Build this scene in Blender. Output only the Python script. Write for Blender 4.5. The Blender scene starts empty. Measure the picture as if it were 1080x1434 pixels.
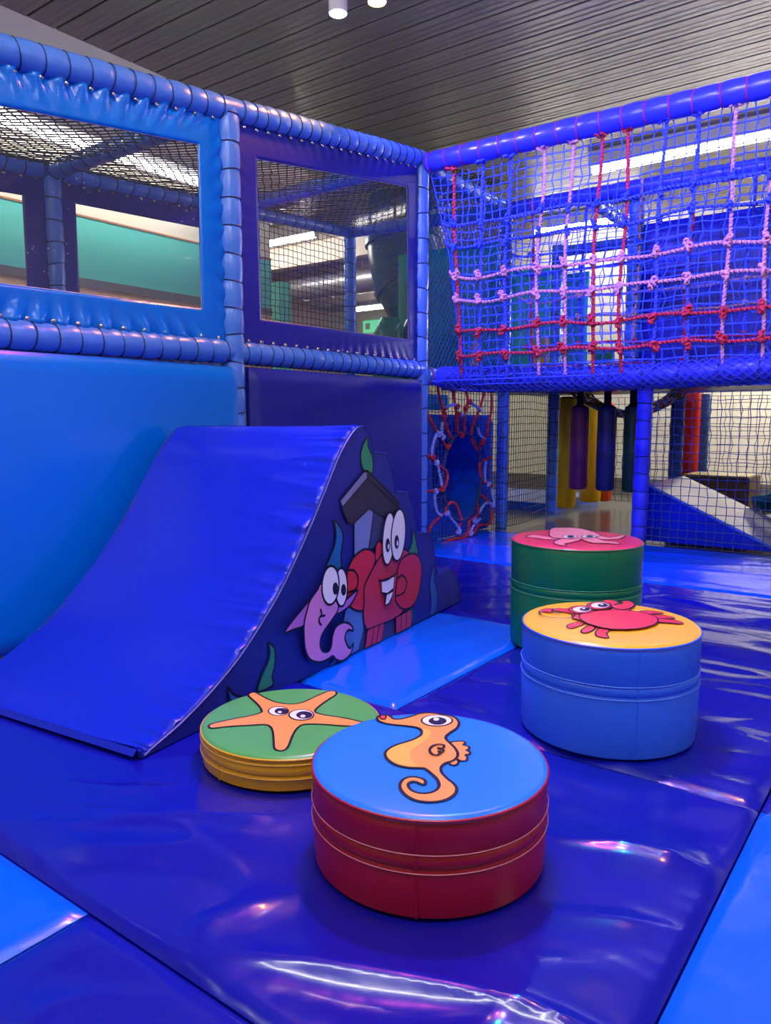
import bpy, bmesh, math, random
from mathutils import Vector, noise, geometry, Matrix
random.seed(7)
scene = bpy.context.scene
COL = scene.collection
PI = math.pi
# ------------------------------------------------------------------ camera
F, PITCH, CH, CX, CY = 1060.0, math.radians(6.9), 0.9, 540.0, 717.0
YAW = math.radians(36.6)
cam = bpy.data.cameras.new('camera'); camo = bpy.data.objects.new('camera', cam); COL.objects.link(camo)
cam.sensor_fit = 'VERTICAL'; cam.sensor_height = 24.0; cam.lens = F / 1434.0 * 24.0
cam.clip_start = 0.02; cam.clip_end = 100
camo.location = (0, 0, CH); camo.rotation_euler = (PI / 2 - PITCH, 0, YAW)
scene.camera = camo
# ------------------------------------------------------------------ world, exposure
w = bpy.data.worlds.new('world'); scene.world = w; w.use_nodes = True
w.node_tree.nodes['Background'].inputs[0].default_value = (.55, .6, 1, 1)
w.node_tree.nodes['Background'].inputs[1].default_value = 0.35
vs = scene.view_settings
vs.view_transform = 'Standard'; vs.look = 'None'; vs.gamma = 1; vs.use_curve_mapping = False
vs.exposure = 0.52
CEIL = 3.6
LZ = 3.05
LAMPS = [  # ceiling spot lamps on stems: (x, y, colour, watts, aim)
    (-2.785, 3.325, (.10, .08, 1.0), 420, (-1.9, 4.35, 2.0), 'blue'),
    (-2.55, 3.36, (1.0, .30, .04), 130, (-2.9, 2.2, 2.0), 'orange'),
    (-1.9, 2.5, (1.0, .1, .55), 60, (-1.2, 1.1, 0), 'magenta'),
    (-1.5, 2.9, (.05, .85, 1.0), 60, (-.5, 1.0, 0), 'cyan'),
    (-1.0, 2.6, (.10, .08, 1.0), 420, (-1.0, 4.3, 2.0), 'blue'),
    (-1.4, 2.2, (.45, .25, 1.0), 160, (-1.2, 1.0, 0), 'violet'),
    (-.8, 2.9, (1.0, .32, .04), 40, (-.2, .9, 0), 'orange'),
]
BATTENS = [  # fluorescent battens: (x, y, z, length, along, strength)
    (-1.35, 7.75, 3.42, 3.6, 'x', 15), (.2, .4, 3.2, 2.4, 'x', 46), (-1.9, -.9, 3.2, 2.4, 'x', 40), (2.2, 2.6, 3.2, 2.4, 'x', 46),
    (-5.35, 3.0, 2.93, 3.4, 'y', 17), (-7.6, 11.0, 2.9, 2.6, 'x', 60), (-4.0, 9.75, 3.42, 1.5, 'x', 32), (-1.3, 1.4, 3.2, 1.8, 'x', 40),  # last tube is unseen, added to brighten the play area
    (-8.4, 8.0, 3.4, 2.6, 'x', 60), (-1.2, 9.0, 2.2, 2.4, 'x', 85),  # last tube is hidden by the panel, added to light the back wall
]
# pixel helpers: where a pixel of the photograph meets a plane of the place
cp, sp_, cy_, sy_ = math.cos(PITCH), math.sin(PITCH), math.cos(YAW), math.sin(YAW)
FW = Vector((-sy_ * cp, cy_ * cp, -sp_)); RT = Vector((cy_, sy_, 0)); UP = RT.cross(FW); CAM = Vector((0, 0, CH))
def ray(x, y): return FW * F + RT * (x - CX) - UP * (y - CY)
def onp(x, y, p, n):
    d = ray(x, y); return CAM + d * ((Vector(p) - CAM).dot(n) / d.dot(n))
def onz(x, y, z=0.0): return onp(x, y, (0, 0, z), Vector((0, 0, 1)))
def onx(x, y, X): return onp(x, y, (X, 0, 0), Vector((1, 0, 0)))
def ony(x, y, Y): return onp(x, y, (0, Y, 0), Vector((0, 1, 0)))
# ------------------------------------------------------------------ materials
def lin(c):
    return tuple(((v / 255) / 12.92 if v / 255 <= .04045 else ((v / 255 + .055) / 1.055) ** 2.4) for v in c) + (1,)
MATS = {}
def mat(name, rgb, rough=.4, metal=0, bump=0, bscale=20, bstretch=(1, 1, 1), var=0, vscale=4, coat=0, emit=None, estr=0, spec=.5):
    if name in MATS: return MATS[name]
    m = bpy.data.materials.new(name); m.use_nodes = True; nt = m.node_tree; b = nt.nodes['Principled BSDF']
    c = lin(rgb); b.inputs['Base Color'].default_value = c; b.inputs['Roughness'].default_value = rough; b.inputs['Metallic'].default_value = metal
    b.inputs['Coat Weight'].default_value = coat; b.inputs['Coat Roughness'].default_value = .08; b.inputs['Specular IOR Level'].default_value = spec
    if bump or var:
        tc = nt.nodes.new('ShaderNodeTexCoord'); mp = nt.nodes.new('ShaderNodeMapping'); mp.inputs['Scale'].default_value = bstretch
        nt.links.new(tc.outputs['Object'], mp.inputs[0])
        if bump:
            n = nt.nodes.new('ShaderNodeTexNoise'); n.inputs['Scale'].default_value = bscale; n.inputs['Detail'].default_value = 3
            bp = nt.nodes.new('ShaderNodeBump'); bp.inputs['Strength'].default_value = bump; bp.inputs['Distance'].default_value = .02
            nt.links.new(mp.outputs[0], n.inputs['Vector']); nt.links.new(n.outputs['Fac'], bp.inputs['Height']); nt.links.new(bp.outputs[0], b.inputs['Normal'])
        if var:
            n2 = nt.nodes.new('ShaderNodeTexNoise'); n2.inputs['Scale'].default_value = vscale; n2.inputs['Detail'].default_value = 4
            rp = nt.nodes.new('ShaderNodeMapRange'); rp.inputs[3].default_value = 1 - var; rp.inputs[4].default_value = 1 + var
            mx = nt.nodes.new('ShaderNodeMix'); mx.data_type = 'RGBA'; mx.blend_type = 'MULTIPLY'; mx.inputs[0].default_value = 1
            nt.links.new(mp.outputs[0], n2.inputs['Vector']); nt.links.new(n2.outputs['Fac'], rp.inputs[0])
            mx.inputs[6].default_value = c; nt.links.new(rp.outputs[0], mx.inputs[7]); nt.links.new(mx.outputs[2], b.inputs['Base Color'])
    if emit:
        b.inputs['Emission Color'].default_value = emit + (1,); b.inputs['Emission Strength'].default_value = estr
    MATS[name] = m; return m
def vinyl(name, rgb, rough=.24, bump=.05, bscale=9, **k): return mat(name, rgb, rough, bump=bump, bscale=bscale, **k)
V_MAT = vinyl('navy_mat_vinyl', (15, 19, 160), .2, .16, 7, coat=.45)
V_SKY = vinyl('sky_mat_vinyl', (4, 96, 238), .18, .12, 6, coat=.2)
V_TUBE = vinyl('tube_vinyl', (72, 124, 226), .3, .14, 16)
V_TUBE_BLUELIT = vinyl('bluelit_tube_vinyl', (56, 64, 222), .3, .14, 16)  # copy of the tube vinyl with the blue lamp light put into its colour
V_PANEL = vinyl('sky_panel_vinyl', (0, 112, 228), .22, .05, 7)
V_NAVY = vinyl('navy_panel_vinyl', (27, 31, 146), .35, .04, 7)
V_RAMP = vinyl('ramp_vinyl', (14, 38, 196), .24, .06, 5)
V_SIDE = vinyl('ramp_side_vinyl', (24, 36, 140), .4, .03, 8)
V_RED = vinyl('red_vinyl', (158, 6, 36), .35, .04, 12)
V_YEL = vinyl('yellow_vinyl', (222, 160, 14), .32, .05, 14)
V_BLUE = vinyl('cornflower_vinyl', (42, 102, 246), .33, .03, 8)
V_GRN = vinyl('green_vinyl', (0, 112, 76), .33, .03, 8)
T_BLUE = vinyl('blue_top_vinyl', (40, 122, 250), .25, .03, 6)
T_GRN = vinyl('leaf_green_vinyl', (84, 164, 90), .25, .03, 6)
T_YEL = vinyl('amber_vinyl', (246, 186, 50), .25, .03, 6)
T_RED = vinyl('rose_vinyl', (226, 60, 96), .25, .03, 6)
LACE = mat('lacing_cord', (26, 38, 96), .7)
REDCORD = mat('red_cord', (190, 26, 70), .7)
STEEL = mat('stud_steel', (200, 190, 180), .25, 1)
NETB = mat('blue_netting', (36, 78, 214), .7)
NETB2 = mat('deep_blue_netting', (24, 44, 150), .7)
NETK = mat('dark_netting', (26, 34, 52), .75)
NETT = mat('slate_netting', (34, 60, 120), .75)
R_RED = mat('red_rope', (206, 46, 64), .75, bump=.3, bscale=120)
R_PNK = mat('pink_rope', (228, 160, 182), .75, bump=.3, bscale=120)
R_BLU = mat('blue_rope', (60, 84, 226), .75, bump=.3, bscale=120)
R_LIL = mat('lilac_rope', (150, 165, 236), .75, bump=.3, bscale=120)
R_TAN = mat('tan_rope', (196, 150, 140), .75, bump=.3, bscale=120)
INK = mat('ink', (18, 18, 30), .35)
STITCH = mat('stitch_thread', (226, 170, 200), .6)
def pane_mat():
    m = bpy.data.materials.new('clear_pvc'); m.use_nodes = True; nt = m.node_tree
    for n in list(nt.nodes): nt.nodes.remove(n)
    o = nt.nodes.new('ShaderNodeOutputMaterial'); t = nt.nodes.new('ShaderNodeBsdfTransparent'); g = nt.nodes.new('ShaderNodeBsdfGlossy'); d = nt.nodes.new('ShaderNodeBsdfDiffuse')
    t.inputs[0].default_value = (.93, .95, .97, 1); g.inputs['Roughness'].default_value = .06; d.inputs[0].default_value = (.8, .85, .95, 1)
    fr = nt.nodes.new('ShaderNodeFresnel'); fr.inputs[0].default_value = 1.4
    m1 = nt.nodes.new('ShaderNodeMixShader'); m2 = nt.nodes.new('ShaderNodeMixShader')
    tc = nt.nodes.new('ShaderNodeTexCoord')
    vo = nt.nodes.new('ShaderNodeTexVoronoi'); vo.inputs['Scale'].default_value = 38
    lt = nt.nodes.new('ShaderNodeMath'); lt.operation = 'LESS_THAN'; lt.inputs[1].default_value = .11
    n = nt.nodes.new('ShaderNodeTexNoise'); n.inputs['Scale'].default_value = 5
    gt = nt.nodes.new('ShaderNodeMath'); gt.operation = 'GREATER_THAN'; gt.inputs[1].default_value = .5
    mu = nt.nodes.new('ShaderNodeMath'); mu.operation = 'MULTIPLY'
    mv = nt.nodes.new('ShaderNodeMath'); mv.operation = 'MULTIPLY_ADD'; mv.inputs[1].default_value = .45; mv.inputs[2].default_value = .03
    nt.links.new(tc.outputs['Object'], vo.inputs['Vector']); nt.links.new(tc.outputs['Object'], n.inputs['Vector'])
    nt.links.new(vo.outputs['Distance'], lt.inputs[0]); nt.links.new(n.outputs['Fac'], gt.inputs[0]); nt.links.new(lt.outputs[0], mu.inputs[0]); nt.links.new(gt.outputs[0], mu.inputs[1])
    nt.links.new(mu.outputs[0], mv.inputs[0])
    nt.links.new(fr.outputs[0], m1.inputs[0]); nt.links.new(t.outputs[0], m1.inputs[1]); nt.links.new(g.outputs[0], m1.inputs[2])
    nt.links.new(mv.outputs[0], m2.inputs[0]); nt.links.new(m1.outputs[0], m2.inputs[1]); nt.links.new(d.outputs[0], m2.inputs[2])
    nt.links.new(m2.outputs[0], o.inputs[0]); return m
PANE = pane_mat()
def emis(name, rgb, s):
    m = bpy.data.materials.new(name); m.use_nodes = True; b = m.node_tree.nodes['Principled BSDF']
    b.inputs['Base Color'].default_value = (.8, .8, .8, 1); b.inputs['Emission Color'].default_value = tuple(rgb) + (1,); b.inputs['Emission Strength'].default_value = s
    return m
# ------------------------------------------------------------------ mesh helpers
class MB:
    def __init__(s): s.v = []; s.f = []; s.mi = []
    def add(s, vs, fs, mi=0):
        o = len(s.v); s.v += [tuple(v) for v in vs]; s.f += [tuple(i + o for i in f) for f in fs]; s.mi += [mi] * len(fs); return s
    def box(s, a, b, mi=0):
        (x0, y0, z0), (x1, y1, z1) = a, b
        return s.add([(x0, y0, z0), (x1, y0, z0), (x1, y1, z0), (x0, y1, z0), (x0, y0, z1), (x1, y0, z1), (x1, y1, z1), (x0, y1, z1)],
                     [(3, 2, 1, 0), (4, 5, 6, 7), (0, 1, 5, 4), (1, 2, 6, 5), (2, 3, 7, 6), (3, 0, 4, 7)], mi)
    def tube(s, pts, r, n=8, mi=0, cap=True, lobes=0, twist=0, closed=False):
        pts = [Vector(p) for p in pts]; N = len(pts); rr = r if isinstance(r, (list, tuple)) else [r] * N
        o = len(s.v); ref = None; run = 0
        for i, p in enumerate(pts):
            a = pts[(i - 1) % N] if (i or closed) else p; b = pts[(i + 1) % N] if (i < N - 1 or closed) else p
            t = (b - a).normalized()
            if ref is None: ref = Vector((0, 0, 1)) if abs(t.z) < .9 else Vector((1, 0, 0))
            u = ref - t * ref.dot(t); u.normalize(); v = t.cross(u); ref = u
            if i: run += (p - pts[i - 1]).length
            for k in range(n):
                an = 2 * PI * k / n; q = rr[i] * (1 + .22 * math.cos(lobes * an)) if lobes else rr[i]
                an += twist * run
                s.v.append(tuple(p + (u * math.cos(an) + v * math.sin(an)) * q))
        M = N if closed else N - 1
        for i in range(M):
            j = (i + 1) % N
            for k in range(n):
                s.f.append((o + i * n + k, o + i * n + (k + 1) % n, o + j * n + (k + 1) % n, o + j * n + k)); s.mi.append(mi)
        if cap and not closed:
            s.f.append(tuple(o + k for k in range(n - 1, -1, -1))); s.f.append(tuple(o + (N - 1) * n + k for k in range(n))); s.mi += [mi, mi]
        return s
    def lathe(s, prof, n=48, c=(0, 0, 0), mi=0, axis='z'):
        o = len(s.v)
        for r, z in prof:
            for k in range(n):
                a = 2 * PI * k / n; s.v.append((c[0] + r * math.cos(a), c[1] + r * math.sin(a), c[2] + z))
        for i in range(len(prof) - 1):
            for k in range(n):
                s.f.append((o + i * n + k, o + i * n + (k + 1) % n, o + (i + 1) * n + (k + 1) % n, o + (i + 1) * n + k)); s.mi.append(mi)
        if prof[0][0] > 0: s.f.append(tuple(o + k for k in range(n - 1, -1, -1))); s.mi.append(mi)
        if prof[-1][0] > 0: s.f.append(tuple(o + (len(prof) - 1) * n + k for k in range(n))); s.mi.append(mi)
        return s
    def grid(s, fn, nu, nv, mi=0):
        o = len(s.v)
        for i in range(nu + 1):
            for j in range(nv + 1): s.v.append(tuple(fn(i / nu, j / nv)))
        for i in range(nu):
            for j in range(nv):
                a = o + i * (nv + 1) + j; s.f.append((a, a + nv + 1, a + nv + 2, a + 1)); s.mi.append(mi)
        return s
    def build(s, name, mats, parent=None, smooth=True, loc=None):
        me = bpy.data.meshes.new(name); me.from_pydata(s.v, [], s.f)
        if not isinstance(mats, (list, tuple)): mats = [mats]
        for m in mats: me.materials.append(m)
        me.polygons.foreach_set('material_index', s.mi)
        if smooth: me.polygons.foreach_set('use_smooth', [True] * len(s.f))
        me.validate(); me.update()
        if smooth:
            try: me.set_sharp_from_angle(angle=math.radians(42))
            except Exception: pass
        o = bpy.data.objects.new(name, me); COL.objects.link(o)
        if parent: o.parent = parent
        if loc is not None: o.location = loc
        return o
def tag(o, label, cat, group=None, kind=None):
    o['label'] = label; o['category'] = cat
    if group: o['group'] = group
    if kind: o['kind'] = kind
    return o
def struct(o): o['kind'] = 'structure'; return o
def thing(name, label, cat, loc=(0, 0, 0), rz=0, group=None):
    o = bpy.data.objects.new(name, None); COL.objects.link(o); o.location = loc; o.rotation_euler = (0, 0, rz); o.empty_display_size = .1
    return tag(o, label, cat, group)
def rehome(root):  # keep world-space part meshes while the Empty stands at the thing's base
    bpy.context.view_layer.update()
    for c in root.children:
        c.matrix_parent_inverse = Matrix.Translation(root.location).inverted()
def inst(src, name, parent, loc, rot=None, scale=None):
    o = bpy.data.objects.new(name, src.data if hasattr(src, 'data') else src); COL.objects.link(o); o.parent = parent; o.location = loc
    if rot: o.rotation_euler = rot
    if scale: o.scale = scale
    return o
def lerp(a, b, t): return a + (b - a) * t
def vl(a, b, t): return Vector(a).lerp(Vector(b), t)
def cat_rom(P, closed=True, n=6):
    out = []; N = len(P); R = range(N) if closed else range(N - 1)
    for i in R:
        g = (lambda k: P[k % N]) if closed else (lambda k: P[max(0, min(N - 1, k))])
        p0, p1, p2, p3 = g(i - 1), g(i), g(i + 1), g(i + 2)
        for j in range(n):
            t = j / n
            out.append(tuple(.5 * (2 * b + (c - a) * t + (2 * a - 5 * b + 4 * c - d) * t * t + (3 * b - a - 3 * c + d) * t ** 3) for a, b, c, d in zip(p0, p1, p2, p3)))
    if not closed: out.append(tuple(P[-1]))
    return out
# ------------------------------------------------------------------ the setting
XWALL, XWALL2 = -5.2, -5.62
CREAM = mat('cream_plaster', (226, 218, 196), .8, bump=.05, bscale=60)
PALE = mat('pale_plaster', (206, 200, 214), .8, bump=.05, bscale=60)
TEAL = mat('teal_paint', (96, 206, 190), .6)
struct(MB().box((-13, -4.2, -.16), (4.4, 16, -.06)).build('floor', mat('grey_floor', (96, 92, 96), .18, bump=.03, bscale=3), smooth=False))
ceil = struct(MB().box((-13, -4.2, CEIL + .05), (4.4, 16, CEIL + .15)).build('ceiling', mat('ceiling_void', (18, 18, 20), .9), smooth=False))
SLAT = mat('grey_ceiling_slat', (146, 138, 136), .38, .25, bump=.5, bscale=14, bstretch=(.5, 12, 12), var=.3, vscale=5)
sm = MB()
wd = .207
prof = [(-.0965, .045), (-.0965, .004), (-.092, 0), (-.03, 0), (-.028, .0015), (-.012, .0015), (-.010, 0), (.03, 0), (.032, .0015), (.048, .0015), (.05, 0), (.092, 0), (.0965, .004), (.0965, .045)]
vs_ = []; fs_ = []
for i, (a, b) in enumerate(prof): vs_ += [(-8.5, a, b), (8.5, a, b)]
for i in range(len(prof) - 1): fs_.append((2 * i, 2 * i + 2, 2 * i + 3, 2 * i + 1))
slat0 = None
for k in range(-33, 58):
    y = 2.944 + .1035 + wd * k
    if slat0 is None:
        slat0 = MB().add(vs_, fs_).build('ceiling_slat', SLAT, ceil, smooth=False); slat0.location = (-4.3, y, CEIL)
    else: inst(slat0, 'ceiling_slat', ceil, (-4.3, y, CEIL))
wl = struct(MB().box((XWALL2 - .15, -4.2, -.06), (XWALL2, 5.62, 2.97)).build('wall_left', CREAM, smooth=False))
MB().box((XWALL2, -4.2, 2.02), (XWALL2 + .012, 5.62, 2.49)).build('teal_band', TEAL, wl, smooth=False)
MB().box((XWALL2, -4.2, 1.95), (XWALL2 + .02, 5.62, 2.02)).build('dado_strip', mat('grey_dado', (120, 116, 110), .6), wl, smooth=False)
MB().box((XWALL2, -4.2, 2.49), (XWALL2 + .018, 5.62, 2.505)).build('picture_strip', mat('rust_strip', (176, 120, 90), .6), wl, smooth=False)
MB().box((XWALL2, -4.2, 1.0), (XWALL2 + .014, 5.62, 1.95)).build('orange_band', mat('peach_paint', (236, 186, 140), .6), wl, smooth=False)
struct(MB().box((XWALL2 - .15, -4.2, 2.97), (XWALL, 5.62, CEIL + .05)).build('trim_1', PALE, smooth=False))
wb = struct(MB().box((-6.6, 10.5, -.06), (4.4, 10.65, CEIL + .05)).build('wall_back', CREAM, smooth=False))
struct(MB().box((-6.6, 10.46, -.06), (4.4, 10.5, .1)).build('baseboard_back', mat('grey_skirting', (110, 104, 100), .5), smooth=False))
struct(MB().box((-13, 15.0, -.06), (-6.6, 15.15, CEIL + .05)).build('wall_far', CREAM, smooth=False))
struct(MB().box((-13.1, 5.6, -.06), (-13, 15.1, CEIL + .05)).build('wall_hall', mat('warm_plaster', (226, 200, 176), .8), smooth=False))
struct(MB().box((4.3, -4.2, -.06), (4.4, 10.5, CEIL + .05)).build('wall_right', CREAM, smooth=False))
struct(MB().box((-5.7, -4.3, -.06), (4.4, -4.2, CEIL + .05)).build('wall_front', CREAM, smooth=False))
struct(MB().box((-13, 5.5, -.06), (XWALL2 - .15, 5.6, CEIL + .05)).build('wall_side', CREAM, smooth=False))
# hall roof beams and a round duct, seen far behind through the clear window
BEAM = mat('beige_beam', (178, 164, 150), .7)
for i, y in enumerate((8.9, 10.4, 12.2)):
    struct(MB().box((-13, y, CEIL - .32), (-6.7, y + .18, CEIL - .004)).build('trim_%d' % (i + 2), BEAM, smooth=False))
d = MB().tube([(-12.5, 9.6, 3.09), (-6.9, 9.6, 3.09)], .2, 20)
for k in range(10): d.tube([(-12.3 + .58 * k, 9.6, 3.09), (-12.27 + .58 * k, 9.6, 3.09)], .212, 20)
t = thing('air_duct', 'round metal air duct under the roof beams of the hall beyond the clear window', 'air duct', (-9.7, 9.6, 3.09)); d.build('duct_run', mat('duct_metal', (150, 146, 150), .35, .8), t)
for k in range(3): MB().tube([(-11.8 + 2.1 * k, 9.6, 3.28), (-11.8 + 2.1 * k, 9.6, CEIL + .01)], .01, 6).build('hanger', BEAM, t)
rehome(t)
# ------------------------------------------------------------------ lamps
CANB = mat('lamp_white', (210, 208, 226), .4)
cname = {'blue': 0}
lab = {0: 'white tubular ceiling spotlight glowing blue-white', 1: 'small ceiling spotlight glowing bright orange beside the blue-white spotlight'}
for i, (x, y, c, wt, aim, nm) in enumerate(LAMPS):
    t = thing('ceiling_spotlight', lab.get(i, '%s ceiling spotlight above the play mats%s' % (nm, '' if i not in (4, 6) else (' aimed at the rope net' if i == 4 else ', the one farthest from the padded corner'))), 'spotlight', (x, y, LZ + .175), group='coloured spotlights on the ceiling')
    MB().lathe([(.045, CEIL - LZ - .19), (.045, CEIL - LZ - .175)], 20).build('mount', CANB, t); MB().lathe([(.012, -.02), (.012, CEIL - LZ - .18)], 10).build('stem', CANB, t)
    MB().lathe([(.046, -.17), (.05, -.17), (.05, -.012), (.03, 0)], 20).build('can', CANB, t)
    e = tuple(.35 * v + (.65 if i < 1 else .1) for v in c)
    MB().lathe([(.001, -.178), (.045, -.172), (.045, -.168)], 20).build('lens', emis(nm + '_glow_%d' % i, ((.45, .5, 1) if nm == 'blue' else c), 40), t)
    L = bpy.data.lights.new('spot_beam', 'SPOT'); L.energy = wt; L.color = c; L.spot_size = math.radians(95); L.spot_blend = .9; L.shadow_soft_size = .05
    lo = bpy.data.objects.new('spot_beam', L); COL.objects.link(lo); lo.parent = t; lo.location = (0, 0, -.19)
    lo.rotation_euler = (Vector(aim) - Vector((x, y, LZ - .015))).to_track_quat('-Z', 'Y').to_euler()
blab = ['long fluorescent tube light on the ceiling behind the blue rope net', 'fluorescent tube light on the ceiling over the stepping stools', 'fluorescent tube light on the ceiling over the foot of the slide',
        'fluorescent tube light on the ceiling beside the right wall', 'tube light tucked under the bulkhead above the teal wall', 'bright tube light hanging in the far hall beyond the clear window', 'fluorescent tube light on the ceiling near the cream back wall', 'short unseen tube light added over the starfish stool to brighten the play area', 'tube light on the hall ceiling near the round duct', 'unseen tube light added behind the wide royal blue panel to brighten the back wall']
for i, (x, y, z, ln, ax, s) in enumerate(BATTENS):
    if s == 0: continue
    t = thing('fluorescent_light', blab[i], 'tube light', (x, y, z), PI / 2 if ax == 'y' else 0, 'white tube lights')
    top = (CEIL - z) if z > 3.3 else .05
    MB().box((-ln / 2, -(.06 if z > 3.3 else .03), .035), (ln / 2, .06 if z > 3.3 else .03, max(.06, top))).build('housing', CANB, t, smooth=False)
    MB().tube([(-ln / 2 + .03, 0, 0), (ln / 2 - .03, 0, 0)], .034, 12).build('tube', emis('white_glow_%d' % i, (1, .96, .86), s), t)
    if z < 3.3 and ax == 'x': [MB().tube([(sx * ln * .35, 0, .05), (sx * ln * .35, 0, CEIL - z)], .006, 6).build('hanger', CANB, t) for sx in (-1, 1)]
    for sx in (-1, 1): MB().box((sx * (ln / 2 - .02) - .015, -.03, -.03), (sx * (ln / 2 - .02) + .015, .03, .04)).build('end_cap', CANB, t, smooth=False)
# ------------------------------------------------------------------ floor mats
STOOLS = [(-.823, 1.261, .24), (-1.381, 1.431, .24), (-.759, 2.118, .25), (-1.178, 2.876, .25), (-2.2, 1.3, .55)]
def wrinkle(x, y, a, amp):
    c, s = math.cos(a), math.sin(a); u, v = x * c + y * s, -x * s + y * c
    n = noise.noise(Vector((u * 1.3, v * 5.5, 3.1))) * .75 + noise.noise(Vector((u * 3.1 + 7, v * 11, 9.4))) * .28
    f = 1 - abs(noise.noise(Vector((u * .9 + 4, v * 2.6, 12.7)))) * 2.2
    f2 = 1 - abs(noise.noise(Vector((u * 1.6 + 1, v * 4.2 + 3, 2.7)))) * 2.6
    for sx, sy, sr in STOOLS: amp *= max(0.12, min(1, (math.hypot(x - sx, y - sy) - sr) / .16))
    return amp * (n + 1.1 * max(0, f) ** 3 + .55 * max(0, f2) ** 3)
def floor_mat(x0, x1, y0, y1, m, label, amp=.005, ang=.5, n=56, thick=.05):
    g = .002; x0 += g; x1 -= g; y0 += g; y1 -= g
    nx = max(12, int(n * min(1.6, (x1 - x0) / 1.1))); ny = max(12, int(n * min(1.6, (y1 - y0) / 1.1)))
    ox, oy = x0, y0
    def fn(u, v):
        x = lerp(x0, x1, u); y = lerp(y0, y1, v)
        e = min(x - x0, x1 - x, y - y0, y1 - y)
        k = min(1, e / .03); r = (1 - (1 - k) ** 2.4) * .012 - .012
        pk = math.exp(-e / .05)
        s = y if min(x - x0, x1 - x) < min(y - y0, y1 - y) else x
        pucker = .0035 * pk * (1 - math.exp(-e / .008)) * noise.noise(Vector((s * 26, x0 * 3 + y0, 0)))
        return (x - ox, y - oy, r + (wrinkle(x, y, ang, amp) * min(1, e / .1) if e > 0 else 0) + pucker)
    b = MB().grid(fn, nx, ny)
    def ring(z): return [(0, 0, z), (x1 - x0, 0, z), (x1 - x0, y1 - y0, z), (0, y1 - y0, z)]
    b.add(ring(-.011) + ring(-thick), [(0, 4, 5, 1), (1, 5, 6, 2), (2, 6, 7, 3), (3, 7, 4, 0), (7, 6, 5, 4)])
    o = b.build('floor_mat', m, loc=(x0, y0, 0)); o.data.polygons.foreach_set('use_smooth', [True] * len(o.data.polygons))
    return tag(o, label, 'floor mat', 'padded floor mats')
XS, X2 = -1.347, -.295
floor_mat(-2.84, X2, .722, 1.872, V_MAT, 'wide navy vinyl floor mat under the red stool and the foot of the slide', .019, .4, 110)
floor_mat(-1.222, X2, -.46, .722, V_MAT, 'navy vinyl floor mat joined to the light blue mat corner in the foreground', .013, .3)
floor_mat(-2.84, -1.222, -.46, .722, V_SKY, 'light blue vinyl floor mat with one corner pointing at the slide foot', .003, .9)
floor_mat(X2, .9, .35, 1.872, V_SKY, 'light blue floor mat beside the navy mat of the red stool', .004, .9)
floor_mat(X2, .9, -.46, .35, V_SKY, 'light blue floor mat next to the foreground navy mat', .004, .9)
floor_mat(-2.53, XS, 1.872, 2.98, V_SKY, 'light blue floor mat alongside the printed side of the slide', .003, 1.2)
floor_mat(XS, X2, 1.872, 2.98, V_MAT, 'navy floor mat under the cornflower blue and the green stools', .012, .2)
floor_mat(X2, .9, 1.872, 2.98, V_MAT, 'navy floor mat beside the cornflower blue stool, away from the slide', .006, .2)
floor_mat(-2.82, XS, 2.98, 4.22, V_MAT, 'navy floor mat behind the slide and in front of the rope web panel', .006, .9)
floor_mat(XS, .9, 2.98, 4.22, V_MAT, 'glossy navy floor mat behind the green stool with a creased surface', .009, .1, 70)
floor_mat(-3.7, .9, 4.22, 5.52, V_SKY, 'long blue floor mat running below the rope net bridge', .004, .1, 50)
# ------------------------------------------------------------------ padded frames
TR = .0575
def padded(parent, name, a, b, r=TR, gap=.093, skip=.0, lace=LACE, m=V_TUBE, sag=None, n=16, own=False):
    a, b = Vector(a), Vector(b); L = (b - a).length; k = max(1, int(round((L - 2 * skip) / gap))); st = (L - 2 * skip) / k
    pts, rad, bands = [], [], []
    P = lambda s: a.lerp(b, s / L) + (sag(s / L) if sag else Vector((0, 0, 0)))
    rnd = random.Random(int(L * 1e4) + int(a.x * 77) + int(a.z * 991))
    pts.append(P(0)); rad.append(r * .97)
    for i in range(k + 1):
        s = skip + st * i; j = 1 + rnd.uniform(-.02, .03)
        if 0 < s < L: pts.append(P(s)); rad.append(r * .93); bands.append(s)
        if i < k:
            for q in (.12, .5, .88): pts.append(P(s + st * q)); rad.append(r * j * (.99 if q != .5 else 1.02))
    pts.append(P(L)); rad.append(r * .97)
    o = MB().tube(pts, rad, n).build(name, m, parent)
    lb = MB(); d = (b - a).normalized(); u = d.orthogonal().normalized(); v = d.cross(u)
    for s in bands:
        tl = d * (rnd.uniform(-.012, .012)); c = P(s)
        ring = [c + (u * math.cos(t) + v * math.sin(t)) * r * .965 + tl * math.cos(t) for t in [2 * PI * q / 18 for q in range(18)]]
        if own: MB().tube([q - c for q in ring], .0034, 4, closed=True).build('lacing_band', lace, o, loc=c)
        else: lb.tube(ring, .0034, 4, closed=True)
    if bands and not own: lb.build('lacing', lace, o)['kind'] = 'stuff'
    return o
XW = -2.885
YC, YP, YN = 4.27, 2.612, .93
zt = lambda y: 2.376 + (y - 2.619) * .1235
ZM = 1.235
fr = thing('climbing_frame', 'blue padded tube climbing frame carrying the window panels, decks and nets', 'climbing frame', (XW, YC, 0))
padded(fr, 'padded_post', (XW, YC, 0), (XW, YC, zt(YC)), .055, .155, .03, own=True)
padded(fr, 'padded_post', (XW, YP, 0), (XW, YP, zt(YP)), .058, .13, .03, own=True)
padded(fr, 'padded_post', (XW, YN, 0), (XW, YN, zt(YN)), .058, .13, .03)
padded(fr, 'padded_rail', (XW, YN, zt(YN)), (XW, YP, zt(YP)), TR, .1, .06, own=True)
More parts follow.
